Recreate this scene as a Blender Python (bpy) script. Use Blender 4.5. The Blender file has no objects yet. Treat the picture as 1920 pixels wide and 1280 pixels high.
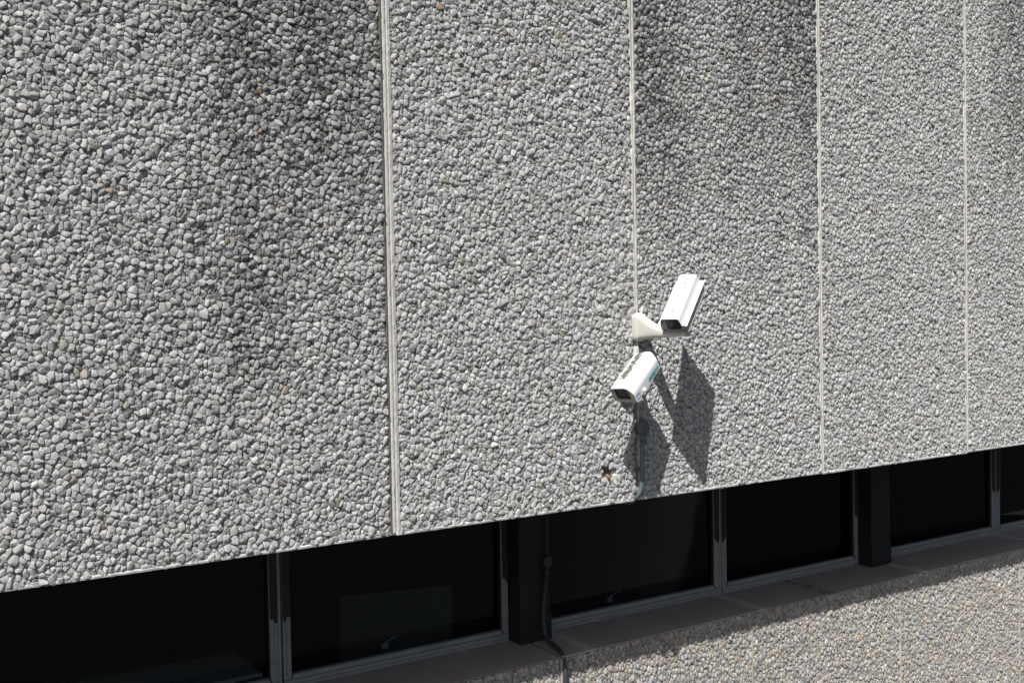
import bpy, math, random
import numpy as np
from mathutils import Matrix, Vector, kdtree

rng = np.random.default_rng(11)
random.seed(5)
scene = bpy.context.scene
COL = scene.collection
PI = math.pi

# ------------------------------------------------------------------ layout (metres; upper wall face is y = 0)
W = 1.3737                      # panel width
XJ = [-0.6339 + i * W for i in range(5)]          # upper joints -.634 .740 2.113 3.487 4.861
ZF = -0.8297                    # bottom edge of the upper wall
ZS = -1.7429                    # sill level
YL = 0.50                       # face of the lower wall
YW = 0.918                      # face of the window sashes
GROUND = -8.5

# ------------------------------------------------------------------ materials
def new_mat(name):
    m = bpy.data.materials.new(name); m.use_nodes = True
    nt = m.node_tree; nt.nodes.clear()
    out = nt.nodes.new('ShaderNodeOutputMaterial')
    bs = nt.nodes.new('ShaderNodeBsdfPrincipled')
    nt.links.new(bs.outputs[0], out.inputs[0])
    return m, nt, bs, out

def N(nt, t, **kw):
    n = nt.nodes.new(t)
    for k, v in kw.items():
        if k in n.inputs: n.inputs[k].default_value = v
        else: setattr(n, k, v)
    return n

def ramp(nt, fac, stops):
    r = nt.nodes.new('ShaderNodeValToRGB')
    el = r.color_ramp.elements
    while len(el) < len(stops): el.new(.5)
    for e, (p, c) in zip(el, stops):
        e.position = p; e.color = (c, c, c, 1) if not hasattr(c, '__len__') else (*c, 1)
    nt.links.new(fac, r.inputs[0])
    return r.outputs[0]

def math_n(nt, op, a, b=None, c=None, clamp=False):
    n = nt.nodes.new('ShaderNodeMath'); n.operation = op; n.use_clamp = clamp
    for i, v in enumerate((a, b, c)):
        if v is None: continue
        if isinstance(v, (int, float)): n.inputs[i].default_value = v
        else: nt.links.new(v, n.inputs[i])
    return n.outputs[0]

def mix(nt, fac, a, b, mode='MIX'):
    n = nt.nodes.new('ShaderNodeMix'); n.data_type = 'RGBA'; n.blend_type = mode
    for s, v in ((n.inputs[0], fac), (n.inputs[6], a), (n.inputs[7], b)):
        if isinstance(v, (int, float)): s.default_value = v
        elif isinstance(v, tuple): s.default_value = (*v, 1)
        else: nt.links.new(v, s)
    return n.outputs[2]

def obj_coords(nt):
    g = nt.nodes.new('ShaderNodeNewGeometry')
    return g.outputs['Position']

def noise(nt, vec, scale, detail=4, rough=.6, out='Fac', dist=0.):
    n = N(nt, 'ShaderNodeTexNoise', Scale=scale, Detail=detail, Roughness=rough, Distortion=dist)
    if vec is not None: nt.links.new(vec, n.inputs['Vector'])
    return n.outputs[out]

def scaled(nt, vec, s, loc=(0, 0, 0)):
    m = nt.nodes.new('ShaderNodeMapping'); m.inputs['Scale'].default_value = s
    m.inputs['Location'].default_value = loc
    nt.links.new(vec, m.inputs['Vector']); return m.outputs[0]

def bump(nt, bs, h, strength, dist):
    b = N(nt, 'ShaderNodeBump', Strength=strength, Distance=dist)
    nt.links.new(h, b.inputs['Height']); nt.links.new(b.outputs[0], bs.inputs['Normal'])

def stone_mat(name):
    m, nt, bs, out = new_mat(name)
    p = obj_coords(nt)
    a = nt.nodes.new('ShaderNodeAttribute'); a.attribute_name = 'tone'
    v = ramp(nt, noise(nt, p, 140, 6, .75), [(.30, .76), (.5, 1.), (.72, 1.22)])
    c = mix(nt, 1., a.outputs['Color'], v, 'MULTIPLY')
    vein = ramp(nt, noise(nt, scaled(nt, p, (60, 60, 190)), 1., 3, .5, dist=1.5), [(.56, 0.), (.64, 1.)])
    c = mix(nt, math_n(nt, 'MULTIPLY', vein, .22), c, (.62, .63, .63))
    nt.links.new(c, bs.inputs['Base Color'])
    bs.inputs['Roughness'].default_value = .85
    bs.inputs['Specular IOR Level'].default_value = .25
    bump(nt, bs, noise(nt, p, 260, 5, .7), .55, .004)
    return m

def concrete_mat(name, col, amp=.25, sc=30, bm=.3, rough=.9):
    m, nt, bs, out = new_mat(name)
    p = obj_coords(nt)
    f = noise(nt, p, sc, 7, .7)
    g = noise(nt, p, sc * .12, 3, .6)
    v = ramp(nt, f, [(.3, 1 - amp), (.7, 1 + amp)])
    w = ramp(nt, g, [(.3, 1 - amp * .8), (.7, 1 + amp * .6)])
    c = mix(nt, 1., mix(nt, 1., col, v, 'MULTIPLY'), w, 'MULTIPLY')
    nt.links.new(c, bs.inputs['Base Color'])
    bs.inputs['Roughness'].default_value = rough
    bump(nt, bs, noise(nt, p, sc * 7, 4, .7), bm, .004)
    return m

def sill_mat():
    m, nt, bs, out = new_mat('painted_sill')
    p = obj_coords(nt)
    c = mix(nt, ramp(nt, noise(nt, p, 3.5, 5, .65), [(.35, 0.), (.7, 1.)]), (.37, .335, .315), (.46, .425, .40))
    sp = ramp(nt, noise(nt, p, 90, 4, .7), [(.25, .8), (.75, 1.15)])
    c = mix(nt, 1., c, sp, 'MULTIPLY')
    # pale scuffs near the lap joints
    s = nt.nodes.new('ShaderNodeSeparateXYZ'); nt.links.new(p, s.inputs[0])
    near = None
    for x in (.80, 2.14, 3.72, 5.2):
        d = math_n(nt, 'ABSOLUTE', math_n(nt, 'SUBTRACT', s.outputs[0], x))
        k = math_n(nt, 'SUBTRACT', 1., math_n(nt, 'DIVIDE', d, .13), clamp=True)
        near = k if near is None else math_n(nt, 'MAXIMUM', near, k)
    scf = noise(nt, scaled(nt, p, (14, 5, 10)), 1.6, 6, .7, dist=1.2)
    k = ramp(nt, math_n(nt, 'MULTIPLY', near, scf), [(.30, 0.), (.42, 1.)])
    c = mix(nt, math_n(nt, 'MULTIPLY', k, .75), c, (.60, .58, .55))
    # dark drips
    d = math_n(nt, 'ABSOLUTE', math_n(nt, 'SUBTRACT', s.outputs[0], 2.77))
    k2 = math_n(nt, 'SUBTRACT', 1., math_n(nt, 'DIVIDE', d, .24), clamp=True)
    dn = noise(nt, scaled(nt, p, (34, 16, 10), (3, 1, 0)), 1., 4, .6)
    k2 = ramp(nt, math_n(nt, 'MULTIPLY', k2, dn), [(.43, 0.), (.47, 1.)])
    c = mix(nt, math_n(nt, 'MULTIPLY', k2, .65), c, (.09, .07, .05))
    nt.links.new(c, bs.inputs['Base Color'])
    bs.inputs['Roughness'].default_value = .6
    bump(nt, bs, noise(nt, p, 120, 3, .6), .12, .003)
    return m

def paint_mat(name, col, rough=.45, dirt=.15, spec=.5, dsc=14):
    m, nt, bs, out = new_mat(name)
    p = obj_coords(nt)
    f = ramp(nt, noise(nt, p, dsc, 6, .7), [(.35, 1.), (.8, 1 - dirt)])
    c = mix(nt, 1., col, f, 'MULTIPLY')
    nt.links.new(c, bs.inputs['Base Color'])
    r = ramp(nt, noise(nt, p, dsc * 3, 3, .6), [(.3, rough * .85), (.7, min(1, rough * 1.25))])
    nt.links.new(r, bs.inputs['Roughness'])
    bs.inputs['Specular IOR Level'].default_value = spec
    return m

def peel_mat():
    """white paint of the lower camera with its dark peeled streak (UV: u across the profile 0-1, v front to back 0-1)"""
    m, nt, bs, out = new_mat('peeling_white_paint')
    uv = nt.nodes.new('ShaderNodeUVMap'); uv.uv_map = 'UVMap'
    s = nt.nodes.new('ShaderNodeSeparateXYZ'); nt.links.new(uv.outputs[0], s.inputs[0])
    u, v = s.outputs[0], s.outputs[1]
    n1 = noise(nt, scaled(nt, uv.outputs[0], (7, 9, 1)), 1., 5, .7)
    n2 = noise(nt, scaled(nt, uv.outputs[0], (40, 22, 1)), 1., 4, .7)
    # centre line drifts from the middle (front) to the left (back)
    cl = math_n(nt, 'MULTIPLY_ADD', math_n(nt, 'SUBTRACT', n1, .5), .20, .42)
    d = math_n(nt, 'ABSOLUTE', math_n(nt, 'SUBTRACT', u, cl))
    wd = math_n(nt, 'MULTIPLY_ADD', math_n(nt, 'SUBTRACT', n2, .45), .42, .046)
    k = math_n(nt, 'MULTIPLY', math_n(nt, 'SUBTRACT', wd, d), 60., clamp=True)
    k = math_n(nt, 'MULTIPLY', k, math_n(nt, 'GREATER_THAN', math_n(nt, 'ADD', v, math_n(nt, 'MULTIPLY', n2, .1)), .30))
    k = math_n(nt, 'MULTIPLY', k, math_n(nt, 'LESS_THAN', v, .995))
    # small chips
    n3 = noise(nt, scaled(nt, uv.outputs[0], (26, 30, 1)), 1.7, 3, .6)
    far = math_n(nt, 'SUBTRACT', 1., math_n(nt, 'DIVIDE', d, .12), clamp=True)
    k3 = math_n(nt, 'MULTIPLY', math_n(nt, 'GREATER_THAN', n3, .69), far)
    k = math_n(nt, 'MAXIMUM', k, math_n(nt, 'MULTIPLY', k3, .35), clamp=True)
    dirt = mix(nt, ramp(nt, n2, [(.3, 0.), (.7, 1.)]), (.06, .054, .046), (.19, .17, .148))
    c = mix(nt, k, (.78, .81, .82), dirt)
    nt.links.new(c, bs.inputs['Base Color'])
    bs.inputs['Roughness'].default_value = .5
    bump(nt, bs, math_n(nt, 'SUBTRACT', 1., k), .4, .001)
    return m

def glass_mat():
    m, nt, bs, out = new_mat('window_glass')
    nt.nodes.remove(bs)
    tr = N(nt, 'ShaderNodeBsdfTransparent'); tr.inputs[0].default_value = (.72, .74, .74, 1)
    gl = N(nt, 'ShaderNodeBsdfGlossy'); gl.inputs['Roughness'].default_value = .03
    gl.inputs[0].default_value = (.38, .40, .42, 1)
    fr = N(nt, 'ShaderNodeFresnel', IOR=1.45)
    mx = nt.nodes.new('ShaderNodeMixShader')
    nt.links.new(fr.outputs[0], mx.inputs[0]); nt.links.new(tr.outputs[0], mx.inputs[1]); nt.links.new(gl.outputs[0], mx.inputs[2])
    p = obj_coords(nt)
    b = N(nt, 'ShaderNodeBump', Strength=.05, Distance=.01)
    nt.links.new(noise(nt, p, 2.5, 2, .5), b.inputs['Height']); nt.links.new(b.outputs[0], gl.inputs['Normal'])
    nt.links.new(mx.outputs[0], out.inputs[0])
    return m

def ground_mat():
    m, nt, bs, out = new_mat('ground_asphalt')
    p = obj_coords(nt)
    c = mix(nt, noise(nt, p, .4, 6, .7), (.035, .035, .036), (.055, .054, .052))
    nt.links.new(c, bs.inputs['Base Color']); bs.inputs['Roughness'].default_value = .9
    return m

M = dict(
    stone=stone_mat('exposed_aggregate_stone'),
    mortar=concrete_mat('cement_matrix', (.20, .20, .198), .25, 60, .8),
    edge=concrete_mat('smooth_concrete_edge', (.56, .56, .55), .2, 45, .35),
    mortar_warm=concrete_mat('pale_cement_matrix', (.24, .225, .205), .25, 60, .6),
    edge_warm=concrete_mat('pale_concrete_edge', (.50, .47, .43), .2, 45, .3),
    sealant=concrete_mat('cream_sealant', (.72, .69, .615), .25, 9, .15, .7),
    sill=sill_mat(),
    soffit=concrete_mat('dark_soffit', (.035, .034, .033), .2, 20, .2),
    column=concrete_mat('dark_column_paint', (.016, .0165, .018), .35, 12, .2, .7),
    frame=paint_mat('grey_window_frame', (.36, .39, .40), .5, .35, .4, 10),
    frame_dark=paint_mat('dark_window_gasket', (.03, .028, .026), .7, .2, .3),
    frame_brown=paint_mat('brown_cover_strip', (.050, .043, .040), .6, .3, .3),
    glass=glass_mat(),
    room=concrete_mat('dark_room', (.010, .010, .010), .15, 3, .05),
    board=paint_mat('pale_board', (.16, .18, .165), .6, .15, .2),
    desk=paint_mat('pale_desk', (.66, .74, .78), .5, .15, .3),
    steel=paint_mat('bright_steel', (.75, .77, .78), .3, .1, .6),
    white=paint_mat('white_camera_paint', (.80, .835, .85), .42, .05, .5),
    cream=paint_mat('off_white_bracket_paint', (.70, .69, .64), .5, .12, .4, 22),
    grey=paint_mat('grey_camera_body', (.42, .41, .39), .5, .15, .4),
    bezel=paint_mat('dull_white_bezel', (.60, .58, .54), .5, .18, .4),
    lensglass=paint_mat('black_camera_glass', (.012, .013, .014), .12, .1, .5),
    black=paint_mat('black_rubber', (.02, .02, .02), .6, .1, .3),
    screw=paint_mat('dull_screw', (.30, .32, .34), .4, .2, .5),
    peel=peel_mat(),
    teal=paint_mat('teal_print', (.03, .42, .42), .5, .1, .3),
    blue=paint_mat('blue_print', (.25, .33, .55), .5, .1, .3),
    pvc=paint_mat('blue_grey_pvc', (.125, .165, .180), .42, .18, .5, 8),
    pvc_shaded=paint_mat('shaded_grey_pvc', (.055, .065, .070), .45, .2, .4, 8),  # conduit plastic again, with the deep shade by the column put into its colour
    rust=concrete_mat('rusty_metal', (.27, .14, .08), .4, 90, .5),
    chip=concrete_mat('fresh_mortar', (.62, .61, .59), .2, 60, .5),
    ground=ground_mat(),
)

# ------------------------------------------------------------------ mesh helpers
class MB:
    """collects shapes; build() links them as one mesh object (world coordinates minus the parent's location)"""
    def __init__(s): s.v = []; s.f = []; s.mi = []; s.uv = None; s.sm = []
    def add(s, vs, fs, mi=0, smooth=False):
        o = len(s.v); s.v += [tuple(map(float, v)) for v in vs]
        for f in fs: s.f.append([o + i for i in f]); s.mi.append(mi); s.sm.append(smooth)
    def box(s, x0, x1, y0, y1, z0, z1, mi=0, b=0.):
        if b <= 0:
            vs = [(x, y, z) for z in (z0, z1) for y in (y0, y1) for x in (x0, x1)]
            s.add(vs, [(0, 2, 3, 1), (4, 5, 7, 6), (0, 1, 5, 4), (2, 6, 7, 3), (0, 4, 6, 2), (1, 3, 7, 5)], mi); return
        # bevelled box: chamfered edges, built as rings in z
        def ring(ix, z):
            a, c, d, e = x0 + ix, x1 - ix, y0 + ix, y1 - ix
            k = b if ix == 0 else b * .5
            return [(a + k, d, z), (c - k, d, z), (c, d + k, z), (c, e - k, z), (c - k, e, z), (a + k, e, z), (a, e - k, z), (a, d + k, z)]
        s.loft([ring(b, z0), ring(0, z0 + b), ring(0, z1 - b), ring(b, z1)], mi)
    def loft(s, rings, mi=0, smooth=False, caps=True, closed=True):
        n = len(rings[0]); vs = [p for r in rings for p in r]; fs = []
        for k in range(len(rings) - 1):
            for i in range(n if closed else n - 1):
                j = (i + 1) % n
                fs.append((k * n + i, k * n + j, (k + 1) * n + j, (k + 1) * n + i))
        if caps and closed:
            fs.append(tuple(range(n))[::-1]); fs.append(tuple((len(rings) - 1) * n + i for i in range(n)))
        s.add(vs, fs, mi, smooth)
    def tube(s, pts, r, n=16, mi=0, smooth=True):
        pts = [Vector(p) for p in pts]; rings = []
        up = None
        for i, p in enumerate(pts):
            t = (pts[min(i + 1, len(pts) - 1)] - pts[max(i - 1, 0)]).normalized()
            if up is None:
                up = t.orthogonal().normalized()
            up = (up - t * up.dot(t)).normalized(); b = t.cross(up)
            rr = r[i] if hasattr(r, '__len__') else r
            rings.append([p + (up * math.cos(a) + b * math.sin(a)) * rr for a in [2 * PI * k / n for k in range(n)]])
        s.loft(rings, mi, smooth)
    def build(s, name, mats, parent=None, mtx=None):
        me = bpy.data.meshes.new(name)
        vs = s.v
        if mtx is not None: vs = [tuple(mtx @ Vector(v)) for v in vs]
        if parent is not None:
            L = parent_loc(parent); vs = [(x - L[0], y - L[1], z - L[2]) for x, y, z in vs]
        me.from_pydata(vs, [], s.f)
        for m in (mats if isinstance(mats, (list, tuple)) else [mats]): me.materials.append(m)
        me.polygons.foreach_set('material_index', s.mi)
        me.polygons.foreach_set('use_smooth', s.sm)
        if s.uv is not None:
            l = me.uv_layers.new(name='UVMap')
            for i, lp in enumerate(me.loops): l.data[i].uv = s.uv[lp.vertex_index]
        import bmesh
        bm = bmesh.new(); bm.from_mesh(me); bmesh.ops.recalc_face_normals(bm, faces=bm.faces); bm.to_mesh(me); bm.free()
        me.update()
        o = bpy.data.objects.new(name, me); COL.objects.link(o)
        if parent is not None: o.parent = parent
        return o

def parent_loc(p):
    L = Vector((0, 0, 0))
    while p is not None: L += p.location; p = p.parent
    return L

def thing(name, label, cat, loc, group=None):
    o = bpy.data.objects.new(name, None); COL.objects.link(o)
    o.location = loc; o['label'] = label; o['category'] = cat
    if group: o['group'] = group
    o.empty_display_size = .1
    return o

def arc_pts(pts, r=.04, k=6):
    """polyline with rounded corners"""
    P = [Vector(p) for p in pts]; out = [P[0]]
    for a, b, c in zip(P, P[1:], P[2:]):
        d1 = (a - b); d2 = (c - b); q = min(r, d1.length * .45, d2.length * .45)
        s, e = b + d1.normalized() * q, b + d2.normalized() * q
        for i in range(k + 1):
            t = i / k; out.append(s * (1 - t) ** 2 + b * 2 * t * (1 - t) + e * t * t)
    out.append(P[-1]); return out

# ------------------------------------------------------------------ stones
def ico(level):
    t = (1 + 5 ** .5) / 2
    v = [(-1, t, 0), (1, t, 0), (-1, -t, 0), (1, -t, 0), (0, -1, t), (0, 1, t), (0, -1, -t), (0, 1, -t), (t, 0, -1), (t, 0, 1), (-t, 0, -1), (-t, 0, 1)]
    f = [(0, 11, 5), (0, 5, 1), (0, 1, 7), (0, 7, 10), (0, 10, 11), (1, 5, 9), (5, 11, 4), (11, 10, 2), (10, 7, 6), (7, 1, 8), (3, 9, 4), (3, 4, 2), (3, 2, 6), (3, 6, 8), (3, 8, 9), (4, 9, 5), (2, 4, 11), (6, 2, 10), (8, 6, 7), (9, 8, 1)]
    v = [np.array(p) / np.linalg.norm(p) for p in v]
    for _ in range(level):
        c = {}; nf = []
        def mid(a, b):
            k = (min(a, b), max(a, b))
            if k not in c: m = v[a] + v[b]; v.append(m / np.linalg.norm(m)); c[k] = len(v) - 1
            return c[k]
        for a, b, d in f:
            x, y, z = mid(a, b), mid(b, d), mid(d, a); nf += [(a, x, z), (b, y, x), (d, z, y), (x, y, z)]
        f = nf
    v = np.array(v)
    # random turn so that no edge ring lines up with the wall
    q = np.linalg.qr(np.random.default_rng(3).normal(size=(3, 3)))[0]
    if np.linalg.det(q) < 0: q[:, 0] *= -1
    v = v @ q.T
    f = np.array(f); keep = (v[f][:, :, 2].max(1) > -.25)          # drop what is buried in the cement
    f = f[keep]; used = np.unique(f); mp = -np.ones(len(v), int); mp[used] = np.arange(len(used))
    return v[used], mp[f]
ICO = {1: ico(1), 2: ico(2)}

def scatter(x0, x1, z0, z1, s, ztop=None, st=1.):
    """irregular but evenly dense centres in a rectangle"""
    z0, z1 = z0 / st, z1 / st
    nx, nz = int((x1 - x0) / s) + 2, int((z1 - z0) / (s * .87)) + 2
    gx, gz = np.meshgrid(np.arange(nx), np.arange(nz))
    P = np.stack([x0 + (gx + .5 * (gz % 2)) * s, z0 + gz * s * .87], -1).reshape(-1, 2).astype(float)
    P += rng.uniform(-.52, .52, P.shape) * s
    P = P[(rng.random(len(P)) > .05)]
    P = P[(P[:, 0] > x0 + s * .3) & (P[:, 0] < x1 - s * .3) & (P[:, 1] > z0 + s * .3) & (P[:, 1] < z1)]
    if ztop is not None: P = P[P[:, 1] * st < ztop(P[:, 0])]
    kd = kdtree.KDTree(len(P))
    for i, p in enumerate(P): kd.insert((p[0], p[1], 0), i)
    kd.balance(); mv = np.zeros_like(P); drop = np.zeros(len(P), bool)
    for i, p in enumerate(P):
        for co, j, d in kd.find_n((p[0], p[1], 0), 5)[1:]:
            if d < s * .50 and j > i: drop[j] = True
            elif d < s * .8:
                mv[i] += (p - P[j]) / max(d, 1e-5) * (s * .8 - d) * .35
    P = (P + mv)[~drop]
    P[:, 0] = np.clip(P[:, 0], x0 + s * .28, x1 - s * .28); P[:, 1] = np.clip(P[:, 1], z0 + s * .28, z1 - s * .28) * st
    return P

def stones(P, s, bounds, ybase, level, tone_fn, proud=1., st=1.):
    """every stone is a many-sided pebble cut to fit between its neighbours; returns verts, tris, per-vertex colour"""
    n = len(P); K = 9
    x0, x1, z0, z1 = bounds; z0 /= st; z1 /= st
    P0 = P; P = P * np.array([1, 1 / st])
    gh = [P]
    for sel, ref in ((P[:, 0] < x0 + 1.6 * s, 0), (P[:, 0] > x1 - 1.6 * s, 1), (P[:, 1] < z0 + 1.6 * s, 2), (P[:, 1] > z1 - 1.6 * s, 3)):
        q = P[sel].copy()
        if ref == 0: q[:, 0] = 2 * x0 - q[:, 0]
        elif ref == 1: q[:, 0] = 2 * x1 - q[:, 0]
        elif ref == 2: q[:, 1] = 2 * z0 - q[:, 1]
        else: q[:, 1] = 2 * z1 - q[:, 1]
        gh.append(q)
    A = np.vstack(gh)
    kd = kdtree.KDTree(len(A))
    for i, p in enumerate(A): kd.insert((p[0], p[1], 0), i)
    kd.balance()
    idx = np.array([[j for _, j, _ in kd.find_n((p[0], p[1], 0), K + 1)][1:] for p in P])
    wt = np.exp(rng.normal(0, .26, len(A)))
    d = A[idx] - P[:, None]; dist = np.linalg.norm(d, axis=2)
    nb = d / dist[..., None]
    h = dist * (wt[:n, None] / (wt[:n, None] + wt[idx]))
    h = h * rng.uniform(.93, 1.10, (n, 1)) - s * .02
    h = np.clip(h, s * .16, s * .75)
    tilt = rng.uniform(-.22, .26, (n, K))
    ln = np.concatenate([nb, tilt[..., None]], 2); ln /= np.linalg.norm(ln, axis=2, keepdims=True)
    lh = h * np.linalg.norm(nb, axis=2) / np.sqrt(1 + tilt ** 2) * (1 + .25 * np.clip(tilt, 0, 1))
    # outer facets: one broad, slightly turned face and three random cuts
    hb = s * proud * rng.uniform(.26, .60, n)
    F = 4
    tn = rng.normal(0, 1, (n, F, 3)) * np.array([.55, .55, 0]); tn[:, 0, :2] *= .36; tn[..., 2] = 1
    tn /= np.linalg.norm(tn, axis=2, keepdims=True)
    th = hb[:, None] * np.concatenate([np.ones((n, 1)), rng.uniform(.86, 1.15, (n, F - 1))], 1)
    PN = np.concatenate([ln, tn], 1); PH = np.concatenate([lh, th], 1)
    V, T = ICO[level]
    g = np.einsum('nkc,vc->nvk', PN, V) / PH[:, None, :]
    p = 15.
    g = np.clip(g, 0, None)
    gm = g.max(2, keepdims=True); gm[gm < 1e-6] = 1e-6
    r = 1. / (gm[..., 0] * ((g / gm) ** p).sum(2) ** (1 / p))
    r = np.minimum(r, s * 1.1)
    r *= 1 + rng.normal(0, .024, r.shape)
    X = V[None] * r[..., None]
    sink = rng.uniform(-.10, .12, n) * s
    out = np.empty((n, len(V), 3))
    out[..., 0] = P[:, None, 0] + X[..., 0]; out[..., 2] = (P[:, None, 1] + X[..., 1]) * st
    out[..., 1] = ybase - X[..., 2] - sink[:, None]
    tri = T[None] + (np.arange(n) * len(V))[:, None, None]
    col = tone_fn(P0)
    return out.reshape(-1, 3), tri.reshape(-1, 3)[:, ::-1], np.repeat(col, len(V), 0)

def with_fillers(P, s, bounds, ybase, level, tone_fn, proud=1., st=1.):
    """the bedded stones plus the small chips that sit deeper in the gaps between them"""
    a = stones(P, s, bounds, ybase, level, tone_fn, proud, st)
    x0, x1, z0, z1 = bounds
    Q = scatter(x0, x1, z0, min(z1, P[:, 1].max()), s * .52, None, st)
    kd = kdtree.KDTree(len(P))
    for i, p in enumerate(P): kd.insert((p[0], p[1] / st, 0), i)
    kd.balance()
    keep = np.array([kd.find((q[0], q[1] / st, 0))[2] > s * .50 for q in Q])
    Q = Q[keep]
    Q = Q[hole_ok(Q)] if tone_fn is tone_upper else Q
    if len(Q) < 20: return a
    b = stones(Q, s * .50, (x0 - 1, x1 + 1, z0 - 1, z1 + 1), ybase - .0015, 1, lambda p: tone_fn(p) * np.array([.74, .74, .74, 1]) * np.concatenate([np.repeat((1 - .5 * soil(p[:, 0], p[:, 1]))[:, None] if tone_fn is tone_upper else np.ones((len(p), 1)), 3, 1), np.ones((len(p), 1))], 1), proud, st)  # chips coloured darker to put in the gaps' shade, more so where soiled
    return np.vstack([a[0], b[0]]), np.vstack([a[1], b[1] + len(a[0])]), np.vstack([a[2], b[2]])

def sm(a, b, x): t = np.clip((x - a) / (b - a), 0, 1); return t * t * (3 - 2 * t)

def vnoise(x, z, sx, sz, seed):
    """smooth value noise"""
    r = np.random.default_rng(seed).random((64, 64)); X = x * sx + 100; Z = z * sz + 100
    i, j = np.floor(X).astype(int), np.floor(Z).astype(int); a, b = X - i, Z - j
    a = a * a * (3 - 2 * a); b = b * b * (3 - 2 * b); g = lambda u, v: r[u % 64, v % 64]
    return (g(i, j) * (1 - a) * (1 - b) + g(i + 1, j) * a * (1 - b) + g(i, j + 1) * (1 - a) * b + g(i + 1, j + 1) * a * b)

def soil(x, z):
    """old rain soiling on the upper wall: 0 clean .. 1 dirty"""
    n = .4 * vnoise(x, z, 3.1, 1.1, 1) + .35 * vnoise(x, z, 9, 2.2, 2) + .25 * vnoise(x, z, 24, 9, 4)
    st = .6 * vnoise(x, z, 11, .7, 5) + .4 * vnoise(x, z, 27, 1.6, 6)          # run-down streaks
    zz = z + .9 * (n - .5) + .5 * (st - .5)
    k = np.zeros_like(x)
    k += .90 * sm(-2.0, -.95, x + .5 * (n - .5)) * (1 - sm(-.95, -.66, x) * .55) * sm(-.25, 1.15, zz) * (x < XJ[0])
    k += .16 * (x < XJ[0])
    k += .75 * (1 - sm(.86, 1.22, x + .2 * (st - .5))) * (x > XJ[1]) * sm(.35, 1.35, zz)
    k += .85 * sm(1.3, 1.95, x + .3 * (st - .5)) * (x < XJ[2]) * sm(.1, 1.35, zz)
    k += .34 * (x > XJ[1]) * (x < XJ[2]) * sm(.0, 1.5, zz)
    k += .60 * sm(3.55, 4.1, x + .3 * (st - .5)) * sm(.0, 1.3, zz) * (x > XJ[3])
    k += .10 * (x > XJ[2]) * (x < XJ[3]) * sm(.9, 1.9, zz)
    k += .12 * (x > XJ[0]) * (x < XJ[1]) * sm(.7, 1.5, zz)
    return np.clip(k * (.25 + .8 * n + .75 * st), 0, 1)

def tone_upper(P):
    n = len(P); x, z = P[:, 0], P[:, 1]
    v = .49 * np.exp(rng.normal(0, .085, n))
    hue = rng.normal(0, .022, n)
    c = np.stack([v * (.992 + hue * .7), v, v * (.988 - hue * .7)], 1)
    u = rng.random(n)
    c[u < .0011] = np.array([.38, .30, .22]) * rng.uniform(.7, 1.1, ((u < .0011).sum(), 1))
    k = (u > .0035) & (u < .012); c[k] = np.array([.36, .345, .29]) * rng.uniform(.7, 1.2, (k.sum(), 1))
    k = (u > .018) & (u < .05); c[k] *= rng.uniform(.45, .7, (k.sum(), 1))
    k = (u > .965); c[k] *= rng.uniform(1.08, 1.22, (k.sum(), 1))
    c *= (1 - np.clip(.40 * soil(x, z) * rng.uniform(.25, 1.75, n), 0, .75))[:, None]
    return np.concatenate([np.clip(c, 0, .8), np.ones((n, 1))], 1)

def tone_lower(P):
    n = len(P); v = .43 * np.exp(rng.normal(0, .12, n)); u = rng.random(n)
    c = np.stack([v * 1.02, v, v * .965], 1)
    k = u < .42; c[k] *= np.array([1.05, .995, .91])
    k = (u > .42) & (u < .52); c[k] *= np.array([1.09, .96, .84])
    k = (u > .52) & (u < .78); c[k] *= np.array([.86, .905, .945])
    k = u > .96; c[k] *= 1.25
    return np.concatenate([np.clip(c, 0, .85), np.ones((n, 1))], 1)

def panel_mesh(name, st, slab, mats, parent):
    """one panel: cast slab (MB) and the stones bedded in its face, a single mesh"""
    V, T, C = st
    sv = np.array(slab.v); nv = len(sv)
    L = parent_loc(parent)
    allv = np.vstack([sv, V]) - np.array(L)
    tot = np.array([len(f) for f in slab.f] + [3] * len(T), np.int32)
    loops = np.concatenate([np.array([i for f in slab.f for i in f]), (T + nv).ravel()]).astype(np.int32)
    me = bpy.data.meshes.new(name)
    me.vertices.add(len(allv)); me.vertices.foreach_set('co', allv.astype(np.float32).ravel())
    me.loops.add(len(loops)); me.loops.foreach_set('vertex_index', loops)
    me.polygons.add(len(tot)); st_ = np.zeros(len(tot), np.int32); st_[1:] = np.cumsum(tot)[:-1]
    me.polygons.foreach_set('loop_start', st_); me.polygons.foreach_set('loop_total', tot)
    mi = np.array(slab.mi + [0] * len(T), np.int32); me.polygons.foreach_set('material_index', mi)
    smo = np.zeros(len(tot), bool); me.polygons.foreach_set('use_smooth', smo)
    for m in mats: me.materials.append(m)
    me.update(calc_edges=True); me.validate()
    a = me.color_attributes.new('tone', 'FLOAT_COLOR', 'POINT')
    cc = np.ones((len(allv), 4), np.float32); cc[:nv, :3] = .3; cc[nv:] = C
    a.data.foreach_set('color', cc.ravel())
    o = bpy.data.objects.new(name, me); COL.objects.link(o); o.parent = parent
    return o

# ------------------------------------------------------------------ the building
B = thing('building', 'grey pebble-faced concrete building with a shaded strip of dark windows', 'building', (1.2, .5, GROUND))

ZT = 2.75       # stones are modelled up to a line a little above the picture, the slab goes on to ZT
HOLE = (.5545, -.677)
def top_line(x): return np.clip(1.86 + .155 * (x + 2.2), 1.7, 2.85)

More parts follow.
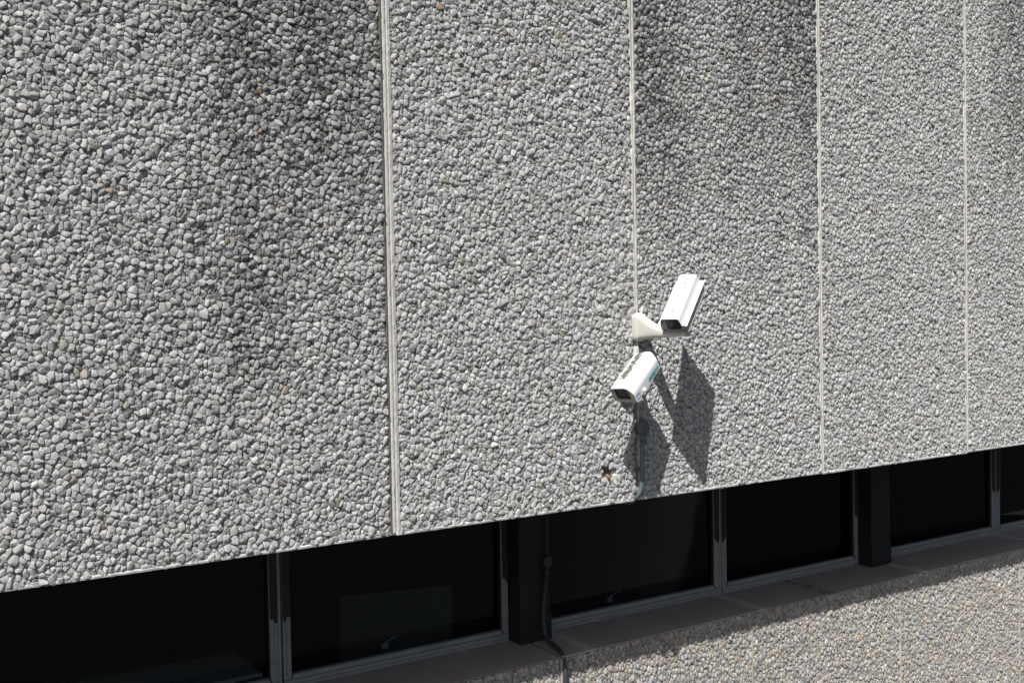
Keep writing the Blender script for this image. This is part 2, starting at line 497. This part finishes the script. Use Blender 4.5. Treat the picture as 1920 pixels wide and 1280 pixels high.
spans = [(-3.38, XJ[0]), (XJ[0], XJ[1]), (XJ[1], XJ[2]), (XJ[2], XJ[3]), (XJ[3], XJ[4]), (XJ[4], XJ[4] + .55)]
S_UP = .0240
ST_ = (1.06, 1.10, 1.14, 1.2, 1.2, 1.2)
LM_ = .021          # plain concrete arris on the left of each panel
JG = (.0125, .0078, .0070, .0065, .0065)          # half of the open joint
def hole_ok(P): return (np.hypot(P[:, 0] - HOLE[0], P[:, 1] - HOLE[1]) > .041) & (np.hypot(P[:, 0] - HOLE[0] - .045, P[:, 1] - HOLE[1] + .012) > .032) & (np.hypot(P[:, 0] - HOLE[0] + .012, P[:, 1] - HOLE[1] - .03) > .026)
for i, (a, b) in enumerate(spans):
    lm = (.022, .018, .013, .011, .010, .010)[i]
    xa, xb = a + ((0.01,) + JG)[i], b - (JG + (.01,))[i]
    slab = MB(); zf0 = ZF; ZF = ZF + (.0, -.001, .002, -.003, .0015, 0.)[i]
    # flat cast face with arris; cement face slightly behind the stones
    slab.box(xa, xb, .006, .16, ZF, ZT + .3, 1)
    if i: slab.box(xa - .004, xa + .0012, .0075, .15, ZF + .001, ZT + .29, 2)
    zz = ZF + .0005; rg = []
    while zz < ZT + .28:          # cast arris, a little uneven
        e1 = .0008 * rng.normal(); rg.append([(xa + .002, .0055, zz), (xa + .002 + e1, -.002, zz), (xa + .005 + e1, -.0055 + .0006 * rng.normal(), zz), (xa + lm + .001 * rng.normal(), -.004, zz), (xa + lm, .0055, zz)]); zz += .018
    slab.loft(rg, 2)
    x0s, x1s = xa + lm + .001, xb - (.005 if i == 0 else 0)
    if i == 0: slab.box(xb - .0045, xb - .0004, -.0015, .0056, ZF + .001, ZT + .29, 1)
    vis0 = max(x0s, -3.35)
    P = scatter(vis0, x1s, ZF + .004, 2.95, S_UP, top_line, ST_[i])
    if i == 1:
        P = P[hole_ok(P)]
    if i == 2:
        P = P[~((P[:, 0] < .80) & (P[:, 1] < .12) & (P[:, 1] > -.03))]
    lvl = 2 if i < 2 else 1
    # thin rounded cement lip along the bottom edge
    nseg = int((xb - xa) / .03); xs = np.linspace(xa, xb, nseg + 1)
    yb = -.0035 + .0022 * rng.normal(0, 1, nseg + 1)
    top = [(x, y, ZF + .0055 + .0028 * rng.random()) for x, y in zip(xs, yb)]
    bot = [(x, y + .001, ZF - .0005) for x, y in zip(xs, yb)]
    bk = [(x, .0058, ZF + .016) for x in xs]; bk2 = [(x, .0058, ZF - .0005) for x in xs]
    slab.loft([[bk2[k], bot[k], top[k], bk[k]] for k in range(nseg + 1)], 2)
    st = with_fillers(P, S_UP, (vis0, x1s, ZF + .003, 9.), .005, lvl, tone_upper, (1.05, .98, .95, .88, .86, .86)[i], ST_[i])
    panel_mesh('wall_panel', st, slab, [M['stone'], M['mortar'], M['edge']], B)
    ZF = zf0

# cream sealant in the joints
for i, x in enumerate(XJ):
    wd = (.0130, .0086, .0078, .0072, .0072)[i]
    mb = MB(); rings = []
    z = ZF - .002 if i != 1 else .13
    w1 = w2 = 0
    while z < ZT:
        w1 = .9 * w1 + rng.normal(0, .0005); w2 = .85 * w2 + rng.normal(0, .0006)
        c = x + (.001 if i else .0015)
        l, r_ = c - wd + w1, c + wd + w2
        yo = (.0085 if i == 0 else .003)
        rings.append([(l, .03, z), (l, yo + .002, z), (c + w1, yo - .0005 + .0006 * rng.normal(), z), (r_, yo - .001, z), (r_, .03, z)])
        z += .014
    mb.loft(rings, 0, True)
    mb.build('joint_sealant', M['sealant'], B)

# rusty anchor and broken mortar
mb = MB()   # flat dark disc, the shade of a broken hollow put in as colour
mb.loft([[(HOLE[0] + r_ * math.cos(q) * (1 + .25 * math.sin(3 * q)), y_, HOLE[1] + .012 + r_ * .8 * math.sin(q)) for q in [2 * PI * k / 16 for k in range(16)]] for r_, y_ in ((.027, .0058), (.027, .0052), (.024, .0050))], 0)
mb.build('hole_shade', M['column'], B)
mb = MB(); pts = []
for k in range(2):
    cx, cz, R_ = ((HOLE[0] + .012, HOLE[1] - .046, .046), (HOLE[0] + .060, HOLE[1] - .022, .034))[k]
    ring0 = []; ring1 = []
    for q in range(14):
        an = 2 * PI * q / 14; rr = R_ * random.uniform(.7, 1.15)
        ring0.append((cx + rr * math.cos(an), .0055, cz + .7 * rr * math.sin(an)))
        ring1.append((cx + .6 * rr * math.cos(an), -.002 + .002 * random.random(), cz + .45 * rr * math.sin(an)))
    mb.loft([ring0, ring1], 0)
mb.build('mortar_patch', M['chip'], B)
mb = MB()
mb.tube([(HOLE[0] - .004, .02, HOLE[1] - .004), (HOLE[0] - .002, -.006, HOLE[1] - .012), (HOLE[0] + .002, -.010, HOLE[1] - .028)], [.008, .010, .006], 10)
mb.build('rusty_anchor', M['rust'], B)

# soffit behind the upper wall
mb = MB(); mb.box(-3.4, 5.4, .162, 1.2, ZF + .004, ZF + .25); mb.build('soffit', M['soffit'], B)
mb = MB(); mb.box(-3.38, 5.41, .165, .9, ZF + .27, ZT + .29); mb.build('wall_core', M['mortar'], B)

# lower wall
XL = [-2.20, .608, 2.035, 3.457, 4.868, 6.1]
S_LO = .0222
ZB = -3.15
for i, (a, b) in enumerate(zip(XL, XL[1:])):
    front = YL - (.012 if i == 0 else 0.)
    xa, xb = a + .004, b - (.010 if i == 0 else .004)
    if i == 1: xa = a + .006
    slab = MB()
    slab.box(xa, xb, front + .006, YL + .16, ZB - .8, ZS + (.003 if i == 0 else 0), 1)
    lm = .007 if i else .0
    if i: slab.box(xa, xa + lm, front - .004, front + .0055, ZB - .8, ZS - .004, 2)
    else: slab.box(xb - .010, xb - .0003, front - .006, front + .0055, ZB - .8, ZS - .001, 2)
    x1s = min(xb, 5.9) - (.011 if i == 0 else -.001)
    lo = ZB
    P = scatter(xa + lm + .001, x1s, lo, ZS - .004, S_LO, None, 1.38)
    st = with_fillers(P, S_LO, (xa + lm, x1s, lo, ZS - .001), front + .005, 1, tone_lower, 1.1, 1.38)
    panel_mesh('lower_wall_panel', st, slab, [M['stone'], M['mortar_warm'], M['edge_warm']], B)
mb = MB(); mb.box(-3.38, -2.202, YL + .002, YL + .16, ZB - .8, ZS); mb.box(-3.38, 6.1, YL + .162, 4., GROUND, ZB - .5)
mb.box(-3.38, 6.1, YL + .004, YL + .1615, GROUND, ZB - .802)
mb.build('lower_wall_base', M['mortar_warm'], B)
# thin joint lines of the lower wall
for i, x in enumerate(XL[2:5]):
    mb = MB(); rings = []; z = ZB - .5
    while z < ZS - .004:
        w1 = .0008 * rng.normal()
        rings.append([(x - .0036, YL + .03, z), (x - .0036 + w1, YL + .003, z), (x + .0036 + w1, YL + .002, z), (x + .0036, YL + .03, z)]); z += .03
    mb.loft(rings, 0); mb.build('lower_joint_sealant', M['sealant'], B)

# sill: separate lengths that lap
laps = [-3.38, .594, 2.145, 3.705, 5.23, 6.4]
for i, (a, b) in enumerate(zip(laps, laps[1:])):
    mb = MB()
    f = YL - (.016 if i == 0 else .006)
    up = ZS + (.004 if i % 2 else .001) + (.002 if i == 0 else 0)
    sk = .012
    # skewed end, sloping top, drip edge
    x0, x1 = a + (.014 if i == 1 else .0012), b - .0012
    prof = [(f, ZS - .0005 if i else ZS + .0035), (f, up + .0015), (f + .004, up + .004), (YW + .03, up + .0045), (YW + .03, ZS - .0005 if i else ZS + .0035)]
    mb.loft([[(x0, y, z) for y, z in prof], [(x1, y, z) for y, z in prof]], 0)
    mb.build('sill', M['sill'], B)
    if i:
        mb = MB(); mb.box(a - .016 + (.03 if i == 1 else 0), a + .016 + (.03 if i == 1 else 0), f + .002, YW - .02, up + .004, up + .0125, 0, .002)
        if i > 1 and False: mb.build('sill_joint_cover', M['sill'], B)

# columns
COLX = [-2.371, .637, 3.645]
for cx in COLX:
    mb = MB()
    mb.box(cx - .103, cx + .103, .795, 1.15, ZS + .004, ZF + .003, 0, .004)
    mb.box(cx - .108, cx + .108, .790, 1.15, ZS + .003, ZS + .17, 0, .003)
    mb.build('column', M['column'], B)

# windows
def window(x0, x1, hx=None, left_mull=False, right_mull=False):
    mb = MB()
    y = YW - .012; zb = ZS + .016; zt = ZF + .002
    def rail(z0, z1, ya, yb, xa=x0, xb=x1, mi=0): mb.box(xa, xb, ya, yb, z0, z1, mi, .0015)
    # sub-frame track and stepped bottom rail
    rail(ZS + .006, zb + .006, y + .004, y + .07)
    rail(zb + .006, zb + .009, y + .016, y + .07, mi=1)
    rail(zb + .009, zb + .030, y - .002, y + .06)
    rail(zb + .030, zb + .032, y + .006, y + .06, mi=1)
    rail(zb + .032, zb + .056, y + .002, y + .055)
    # stiles, stepped the same way
    for s, xe in ((1, x0), (-1, x1)):
        for a, b, yy in ((0., .016, y + .003), (.016, .018, y + .012), (.018, .040, y + .001)):
            p, q = sorted((xe + s * a, xe + s * b))
            mb.box(p, q, yy, y + .058, zb + .0565, zt, 1 if b == .018 else 0, 0)
        p, q = sorted((xe + s * .040, xe + s * .046))
        mb.box(p, q, y + .012, y + .05, zb + .0565, zt, 1)
    fr = mb.build('window', [M['frame'], M['frame_dark']], B)
    mb = MB(); mb.box(x0 + .047, x1 - .047, y + .030, y + .036, zb + .0568, zt - .001)
    mb.build('pane', M['glass'], fr)
    # brown cover strips, notched at the foot, widened to paint in the upper stiles' shade
    for s, xe, on in ((1, x0, left_mull), (-1, x1, right_mull)):
        mb = MB()
        p, q = sorted((xe + s * .001, xe + s * .037)); mb.box(p, q, y - .010, y + .0, -1.372, zt, 0, .0015)
        p, q = sorted((xe + s * .003, xe + s * .016)); mb.box(p, q, y - .007, y + .0, -1.392, -1.3725, 0, .001)
        mb.build('cover_strip', M['frame_brown'], fr)
    for s, xe in ((1, x0), (-1, x1)):   # dark mitre gaskets in the lower corners
        mb = MB(); mb.tube([(xe + s * .037, y - .0005, zb + .040), (xe + s * .047, y + .002, zb + .056)], .0035, 8)
        mb.build('corner_gasket', M['black'], fr)
    if hx is not None:
        mb = MB()
        mb.tube(arc_pts([(hx - .045, y + .075, -1.634), (hx - .04, y + .06, -1.618), (hx + .035, y + .062, -1.598)], .01), [.0045] * 9, 8)
        mb.box(hx - .06, hx - .02, y + .07, y + .085, -1.662, -1.632, 0, .003)
        mb.build('handle', M['steel'], fr)
    return fr

MULL = [-.835, 2.172, 5.205]
window(COLX[0] + .12, MULL[0] - .010, None, False, True)
window(MULL[0] + .018, COLX[1] - .112, -.18, True, False)
window(COLX[1] + .104, MULL[1] - .010, 1.355, False, True)
window(MULL[1] + .018, COLX[2] - .112, 2.85, True, False)
window(COLX[2] + .104, MULL[2] - .010, None, False, True)
window(MULL[2] + .018, 6.4, None, True, False)
for x in MULL:
    mb = MB(); mb.box(x - .009, x + .0075, YW - .014, YW + .05, ZS + .007, ZF + .002, 0, .0015)
    mb.build('mullion', M['frame'], B)
    mb = MB(); mb.box(x + .0078, x + .0175, YW + .012, YW + .05, ZS + .008, ZF + .001)
    mb.build('mullion_gap', M['frame_dark'], B)

# dark room behind the glass
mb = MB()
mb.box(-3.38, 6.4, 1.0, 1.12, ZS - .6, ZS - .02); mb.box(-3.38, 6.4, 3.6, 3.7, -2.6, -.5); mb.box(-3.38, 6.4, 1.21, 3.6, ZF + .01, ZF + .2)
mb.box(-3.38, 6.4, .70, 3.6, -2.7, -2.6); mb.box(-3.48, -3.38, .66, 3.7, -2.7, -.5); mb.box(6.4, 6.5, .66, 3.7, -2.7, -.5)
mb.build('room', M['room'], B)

# ------------------------------------------------------------------ things in the room
t = thing('desk', 'pale desk with a dark back edge behind the leftmost window', 'desk', (-1.2, 1.2, -2.6))
mb = MB(); mb.box(-1.95, -.90, .985, 1.40, -1.678, -1.655, 0, .003); mb.build('desk_top', M['desk'], t)
mb = MB(); mb.box(-1.95, -.90, 1.403, 1.42, -1.70, -1.635, 0, .003); mb.build('back_rail', M['black'], t)
for x in (-1.9, -.94):
    mb = MB(); mb.box(x - .02, x + .02, 1.2, 1.24, -2.598, -1.679, 0, .002); mb.build('leg', M['black'], t)
t = thing('board', 'pale rectangular board standing behind the window left of the column', 'board', (-.05, 1.25, -2.6))
A_, B_ = Vector((-.335, 1.30, 0)), Vector((.285, 1.14, 0)); dn = (B_ - A_).normalized(); nn = Vector((dn.y, -dn.x, 0))
def slabpts(a, b, th, z0, z1): return [[(p.x, p.y, z) for p in (a, b, b + nn * -th, a + nn * -th)] for z in (z0, z1)]
mb = MB(); mb.loft(slabpts(A_, B_, .02, -1.95, -1.43), 0); mb.build('board_face', M['board'], t)
mb = MB()
for a, b, z0, z1 in ((A_ - dn * .012, A_, -1.962, -1.418), (B_, B_ + dn * .012, -1.962, -1.418)):
    mb.loft(slabpts(a, b, .024, z0, z1), 0)
mb.loft(slabpts(A_, B_, .024, -1.4295, -1.418), 0); mb.build('board_frame', M['frame_dark'], t)
for q in (.12, .88):
    p = A_.lerp(B_, q); mb = MB(); mb.tube([(p.x, p.y + .012, -2.598), (p.x, p.y + .012, -1.951)], .012, 8); mb.build('leg', M['black'], t)

# ------------------------------------------------------------------ security cameras
def frame_of(c, yaw, pit):
    f = Vector((math.cos(yaw) * math.cos(pit), math.sin(yaw) * math.cos(pit), -math.sin(pit)))
    r = Vector((math.sin(yaw), -math.cos(yaw), 0)); u = r.cross(f)
    m = Matrix((-r, -f, u)).transposed().to_4x4(); m.translation = Vector(c); return m

def rounded(poly, rad, k=4):
    """round the corners of a closed 2-D polygon"""
    P = [Vector(p) for p in poly]; out = []
    n = len(P)
    for i in range(n):
        a, b, c = P[i - 1], P[i], P[(i + 1) % n]
        r_ = rad[i] if hasattr(rad, '__len__') else rad
        if r_ <= 0: out.append(b); continue
        q = min(r_, (a - b).length * .48, (c - b).length * .48)
        s, e = b + (a - b).normalized() * q, b + (c - b).normalized() * q
        for j in range(k + 1):
            w = j / k; out.append(s * (1 - w) ** 2 + b * 2 * w * (1 - w) + e * w * w)
    return out

def extrude(mb, poly, y0, y1, mi=0, smooth=False, inset=0.):
    rings = []
    cx = sum(p[0] for p in poly) / len(poly); cz = sum(p[1] for p in poly) / len(poly)
    def rg(y, k): return [(cx + (p[0] - cx) * k, y, cz + (p[1] - cz) * k) for p in poly]
    if inset: rings = [rg(y0, 1 - inset), rg(y0 + .002, 1), rg(y1 - .002, 1), rg(y1, 1 - inset)]
    else: rings = [rg(y0, 1), rg(y1, 1)]
    mb.loft(rings, mi, smooth)

def sheet(mb, line, y0, y1, th, ny=10, back_round=None):
    """a folded sheet: open profile line (x,z) with thickness th, extruded; keeps UVs (u along the line, v along y)"""
    P = [Vector(p) for p in line]; n = len(P)
    nr = []
    for i in range(n):
        t = (P[min(i + 1, n - 1)] - P[max(i - 1, 0)]).normalized(); nr.append(Vector((t.y, -t.x)))
    if nr[n // 2].y > 0: nr = [-q for q in nr]
    ln = [0]
    for i in range(1, n): ln.append(ln[-1] + (P[i] - P[i - 1]).length)
    mb.uv = []
    o = 0; rows = []
    vs = []
    for j in range(ny + 1):
        tt = j / ny; y = y0 + (y1 - y0) * tt
        for side in (0, 1):
            for i in range(n):
                p = P[i] + nr[i] * th * side
                yy = y
                if back_round and tt > .5: yy = y - back_round(p.x) * (tt - .5) * 2
                vs.append((p.x, yy, p.y)); mb.uv.append((ln[i] / ln[-1], tt))
    fs = []
    R = 2 * n
    for j in range(ny):
        a, b = j * R, (j + 1) * R
        for i in range(n - 1):
            fs.append((a + i, a + i + 1, b + i + 1, b + i)); fs.append((a + n + i + 1, a + n + i, b + n + i, b + n + i + 1))
        fs.append((a, b, b + n, a + n)); fs.append((a + n - 1, a + 2 * n - 1, b + 2 * n - 1, b + n - 1))
    for a in (0, ny * R):
        for i in range(n - 1): fs.append((a + i, a + n + i, a + n + i + 1, a + i + 1))
    mb.add(vs, fs, 0)

# ---- upper camera
up = thing('security_camera', 'clean white security camera, the upper one, on a tapering wall arm', 'security camera',
           (.748, 0, .05), 'security cameras on the pebble wall')
MU = frame_of((.702, -.338, .022), math.radians(208.68), math.radians(38.3))
Lu = .338
prof = [(-.071, .0475), (-.053, .052), (-.045, .083), (-.041, .0885), (-.034, .091), (.034, .091), (.041, .0885), (.045, .083), (.053, .052), (.078, .0475)]
mb = MB(); sheet(mb, prof, -.006, Lu + .006, .0022); mb.build('sunshield', M['white'], up, MU)
mb = MB()
body = rounded([(-.060, .000), (.070, .000), (.073, .012), (.073, .043), (.047, .048), (.040, .083), (-.040, .083), (-.047, .048), (-.060, .043)], [.016, .004, .004, .004, .004, .006, .006, .004, .006])
extrude(mb, body, .010, Lu - .012, 0, False, .03); mb.build('housing', M['grey'], up, MU)
mb = MB(); extrude(mb, rounded([(-.056, -.006), (.074, -.006), (.0765, .006), (-.056, .006)], .003), .004, Lu - .03, 0, False, .02)
mb.build('base_tray', M['grey'], up, MU)
mb = MB(); extrude(mb, rounded([(-.028, .019), (.041, .019), (.040, .0815), (-.028, .0815)], .004), .0065, .012)
mb.build('front_glass', M['lensglass'], up, MU)
for a, h in ((-.050, .062), (-.044, .014), (.052, .014)):
    mb = MB(); mb.tube([(a, .0065, h), (a, .012, h)], .0035, 8); mb.build('screw', M['black'], up, MU)
for a, q in ((.002, .17), (.006, .80)):
    mb = MB(); mb.tube([(a, q * Lu, .0905), (a, q * Lu, .0932)], [.0062, .0050], 12); mb.build('screw', M['screw'], up, MU)
# tapering arm: rounded rings from the wall out
def rr(xc, y, zc, hw, hh, k=.3):
    q = rounded([(xc - hw, zc - hh), (xc + hw, zc - hh), (xc + hw, zc + hh), (xc - hw, zc + hh)], min(hw, hh) * min(.96, k * 2.9), 6)
    return [(p[0], y, p[1]) for p in q]
mb = MB()
AX = .752
secs = [(.006, .030, -.019, .117), (-.006, .034, -.023, .121), (-.030, .034, -.023, .121), (-.038, .0325, -.021, .118), (-.042, .0305, -.016, .114), (-.055, .0295, -.014, .108),
        (-.10, .029, -.010, .084), (-.15, .0285, -.006, .062), (-.20, .028, -.003, .046), (-.26, .0275, .001, .034), (-.33, .027, .004, .026), (-.375, .026, .006, .022), (-.385, .022, .009, .019)]
mb.loft([rr(AX, y, (a + b) / 2, hw, (b - a) / 2, .32) for y, hw, a, b in secs], 0, True)
arm = mb.build('wall_bracket', M['cream'], up)
mb = MB(); mb.tube([(AX - .002, -.315, .024), (AX + .004, -.300, .060)], .016, 14); mb.tube([(AX - .03, -.300, .056), (AX + .032, -.300, .056)], .014, 14)
mb.build('swivel_joint', M['grey'], up)
mb = MB(); mb.tube(arc_pts([(AX + .03, -.27, .030), (AX + .075, -.24, .035), tuple(MU @ Vector((.03, Lu * .8, -.004)))], .03), .006, 8)
mb.build('cable', M['grey'], up)

# ---- lower camera
lo = thing('security_camera', 'lower white security camera with a peeling dark streak and teal lettering', 'security camera',
           (.755, 0, -.20), 'security cameras on the pebble wall')
ML = frame_of((.493, -.231, -.299), math.radians(198.99), math.radians(35.07))
Ll = .276
line = rounded([(-.058, .004), (-.062, .081), (.034, .088), (.062, .052), (.064, .002)], [0, .010, .022, .012, 0], 5)
# open line (drop closing edge)
line = [tuple(p) for p in line]
def backr(x): return .020 * (max(0, abs(x) - .018) / .045) ** 2
mb = MB(); sheet(mb, line, -.006, Ll + .004, .0025, 14, backr); mb.build('sunshield', M['peel'], lo, ML)
mb = MB(); inner = rounded([(-.055, .0), (.060, .0), (.058, .050), (.031, .0835), (-.057, .0765)], [.006, .006, .01, .02, .006], 4)
extrude(mb, inner, .012, Ll - .022, 0, False, .04); mb.build('housing', M['grey'], lo, ML)
mb = MB()   # bezel ring
outer = [Vector(p) for p in inner]; c = Vector((-.004, .042))
hole = rounded([(-.040, .013), (.039, .013), (.036, .058), (.024, .0805), (-.046, .0755)], .006, 4)
# resample both outlines to equal count by angle
def resample(poly, n=40):
    out = []
    for k in range(n):
        a = 2 * PI * k / n; d = Vector((math.cos(a), math.sin(a))); best = None
        for i in range(len(poly)):
            p, q = Vector(poly[i]) - c, Vector(poly[(i + 1) % len(poly)]) - c; e = q - p
            den = d.x * e.y - d.y * e.x
            if abs(den) < 1e-12: continue
            t_ = (p.x * e.y - p.y * e.x) / den; w = (p.x * d.y - p.y * d.x) / den
            if t_ > 0 and -1e-6 <= w <= 1 + 1e-6 and (best is None or t_ > best): best = t_
        out.append(c + d * best)
    return out
ro, ri = resample(outer), resample(hole)
rings = [[(p.x, y, p.y) for p in rr_] for rr_, y in ((ro, .0115), (ro, -.002), (ri, -.004), (ri, .009), (ro, .0115))]
mb.loft(rings[:-1] + [rings[0]], 0, False, False); mb.build('front_frame', M['bezel'], lo, ML)
mb = MB(); extrude(mb, [tuple(p) for p in hole], .006, .0088); mb.build('front_glass', M['lensglass'], lo, ML)
mb = MB(); mb.tube([(.062, .078, .010), (.066, .078, .010), (.073, .078, .010), (.077, .078, .010)], [.010, .0125, .011, .006], 14); mb.build('knob', M['white'], lo, ML)
mb = MB(); mb.tube([(-.0605, .052, .012), (-.0685, .052, .012), (-.070, .052, .012)], [.009, .009, .006], 12); mb.build('knob', M['white'], lo, ML)
# sticker: thin blue outlined rectangle
SX = .0675
mb = MB()
for y0, y1, z0, z1 in ((.008, .036, .034, .0355), (.008, .036, .012, .0135), (.008, .0095, .0136, .0339), (.0345, .036, .0136, .0339)):
    mb.box(SX - .0035, SX - .0020, y0, y1, z0, z1)
mb.build('sticker', M['blue'], lo, ML)
# lettering on the side
cu = bpy.data.curves.new('lettering', 'FONT'); cu.body = 'SIEMENS'; cu.size = .032; cu.extrude = .0004; cu.offset = .0003; cu.align_x = 'LEFT'
tmp = bpy.data.objects.new('lettering', cu); COL.objects.link(tmp)
bpy.context.view_layer.update()
me = bpy.data.meshes.new_from_object(tmp.evaluated_get(bpy.context.evaluated_depsgraph_get()))
COL.objects.unlink(tmp); bpy.data.objects.remove(tmp)
Tm = ML @ Matrix(((0, 0, 1, .0660), (.92, 0, 0, .138), (0, .92, -.06, .014), (0, 0, 0, 1)))
me.transform(Tm); me.transform(Matrix.Translation(-Vector(lo.location)))
me.materials.clear(); me.materials.append(M['teal'])
o = bpy.data.objects.new('lettering', me); COL.objects.link(o); o.parent = lo
# wall plate, arm under the housing
mb = MB(); mb.box(.632, .722, -.030, .010, -.318, -.205, 0, .004); mb.build('wall_plate', M['cream'], lo)
mb = MB()
mb.loft([rr(.665, y, zc, hw, hh, .3) for y, hw, hh, zc in ((-.031, .030, .045, -.235), (-.06, .024, .034, -.23), (-.10, .020, .020, -.222), (-.14, .018, .014, -.215))], 0, True)
mb.tube([(.66, -.135, -.215), (.640, -.165, -.212)], .014, 12)
mb.build('wall_bracket', M['cream'], lo)
mb = MB(); mb.box(.733, .752, -.018, .006, -.16, -.047, 0, .002); mb.build('stay', M['white'], lo)
# hanging drip rod and ribbed cable below the housing
pb = ML @ Vector((.022, .050, 0))
mb = MB(); mb.tube([pb, pb + Vector((.002, .012, -.040)), pb + Vector((.006, .03, -.075))], [.004, .004, .0025], 8); mb.build('drip_rod', M['cream'], lo)
pc = ML @ Vector((.042, .070, 0)); pe = Vector((.757, -.040, -.405)); pts = []; rad = []
for k in range(61):
    w = k / 60; q = Vector(pc) * (1 - w) ** 2 + (Vector(pc) * .4 + pe * .6 + Vector((.01, -.05, .02))) * 2 * w * (1 - w) + pe * w * w
    pts.append(q); rad.append(.0080 if k % 2 else .0062)
mb = MB(); mb.tube(pts, rad, 12, 0, False); mb.build('ribbed_cable', M['grey'], lo)

# ------------------------------------------------------------------ conduits
def jbox(mb, x, y, z, rx, rz, d):
    """round junction box: drum whose lid faces away from the wall"""
    n = 24; rings = []
    for yy, k in ((y, .94), (y - d * .55, 1.), (y - d * .62, 1.06), (y - d * .9, 1.06), (y - d, .98)):
        rings.append([(x + rx * k * math.cos(2 * PI * i / n), yy, z + rz * k * math.sin(2 * PI * i / n)) for i in range(n)])
    mb.loft(rings, 0, False)

c1 = thing('electrical_conduit', 'blue-grey plastic conduit with a round box running down the pebble wall under the cameras', 'conduit', (.75, 0, -.82), 'grey plastic conduits')
mb = MB(); mb.tube(arc_pts([(.757, -.031, -.495), (.743, -.031, -.76), (.728, -.026, -.80), (.722, .030, -.845), (.720, .20, -.852)], .06, 8), .0107, 18); mb.build('pipe', M['pvc'], c1)
mb = MB(); mb.tube([(.757, -.031, -.425), (.757, -.031, -.404)], .0125, 16); mb.build('gland', M['pvc'], c1)
mb = MB(); jbox(mb, .757, -.012, -.462, .029, .038, .040); bx = mb.build('junction_box', M['pvc'], c1)
for dz in (.024, -.024):
    mb = MB(); mb.tube([(.757 + dz * .3, -.0525, -.462 + dz), (.757 + dz * .3, -.054, -.462 + dz)], .003, 8); mb.build('screw', M['black'], bx)
mb = MB(); mb.tube([(.757, -.031, -.498), (.756, -.031, -.512), (.756, -.031, -.515), (.7555, -.031, -.531)], [.0165, .0165, .0145, .0145], 16); mb.build('pipe_socket', M['pvc'], c1)
mb = MB(); mb.tube([(.7485, -.031, -.661), (.748, -.031, -.671)], .0150, 16); mb.box(.731, .765, -.022, -.006, -.673, -.659, 0, .002); mb.build('pipe_clip', M['pvc'], c1)

c2 = thing('electrical_conduit', 'grey conduit, coloured darker for shade, bending off the shaded column and down over the sill', 'conduit', (.64, .6, -1.74), 'grey plastic conduits')
mb = MB(); mb.tube(arc_pts([(.715, .772, ZF - .005), (.708, .772, -1.10), (.704, .772, -1.24)], .03), .008, 14); mb.build('upper_pipe', M['pvc_shaded'], c2)
mb = MB(); jbox(mb, .704, .793, -1.285, .026, .034, .036); mb.build('junction_box', M['pvc_shaded'], c2)
mb = MB(); mb.tube([(.703, .772, -1.318), (.702, .772, -1.362)], .0135, 14); mb.build('pipe_socket', M['pvc_shaded'], c2)
mb = MB(); mb.tube(arc_pts([(.702, .772, -1.35), (.668, .768, -1.58), (.660, .735, -1.705), (.624, .520, -1.722), (.609, .474, -1.80), (.612, .474, -3.1)], .085, 10), .0125, 16); mb.build('pipe', M['pvc_shaded'], c2)
mb = MB(); mb.tube([(.6105, .474, -2.20), (.6107, .474, -2.215)], .016, 16); mb.box(.592, .630, .480, .492, -2.217, -2.198, 0, .002); mb.build('pipe_clip', M['pvc_shaded'], c2)

# ------------------------------------------------------------------ ground
mb = MB(); mb.add([(-400, -400, GROUND), (400, -400, GROUND), (400, 400, GROUND), (-400, 400, GROUND)], [(0, 1, 2, 3)])
g = mb.build('ground', M['ground']); g['kind'] = 'structure'

# ------------------------------------------------------------------ light
sun_dir = Vector((1.157, 1.0, -2.036)).normalized()
sd = bpy.data.lights.new('sun', 'SUN'); sd.energy = 4.3; sd.angle = math.radians(.53); sd.color = (1., .975, .94)
so = bpy.data.objects.new('sun', sd); COL.objects.link(so)
so.rotation_euler = sun_dir.to_track_quat('-Z', 'Y').to_euler(); so.location = (-4, -4, 8)
w = bpy.data.worlds.new('World'); scene.world = w; w.use_nodes = True
nt = w.node_tree; nt.nodes.clear()
sky = nt.nodes.new('ShaderNodeTexSky'); sky.sky_type = 'NISHITA'; sky.sun_disc = False
sky.sun_elevation = math.asin(-sun_dir.z); sky.sun_rotation = math.atan2(-sun_dir.x, -sun_dir.y)
sky.air_density = 1.; sky.dust_density = 3.5; sky.ozone_density = 1.
bg = nt.nodes.new('ShaderNodeBackground'); bg.inputs[1].default_value = .045
ou = nt.nodes.new('ShaderNodeOutputWorld')
nt.links.new(sky.outputs[0], bg.inputs[0]); nt.links.new(bg.outputs[0], ou.inputs[0])

# ------------------------------------------------------------------ camera
cd = bpy.data.cameras.new('camera'); co = bpy.data.objects.new('camera', cd); COL.objects.link(co)
cd.sensor_width = 36.; cd.lens = 2000.61 / 1920 * 36; cd.clip_end = 2000; cd.clip_start = .05
yaw, pit, roll = .9981, .0286, -.0190
F_ = Vector((math.cos(yaw) * math.cos(pit), math.sin(yaw) * math.cos(pit), -math.sin(pit)))
R_ = Vector((math.sin(yaw), -math.cos(yaw), 0)); U_ = R_.cross(F_)
R2 = R_ * math.cos(roll) + U_ * math.sin(roll); U2 = -R_ * math.sin(roll) + U_ * math.cos(roll)
m = Matrix((R2, U2, -F_)).transposed().to_4x4(); m.translation = -5. * F_
co.matrix_world = m
scene.camera = co
scene.view_settings.view_transform = 'Standard'; scene.view_settings.look = 'None'
scene.view_settings.exposure = .25; scene.view_settings.gamma = 1.
scene.cycles.max_bounces = 6
scene.cycles.diffuse_bounces = 4
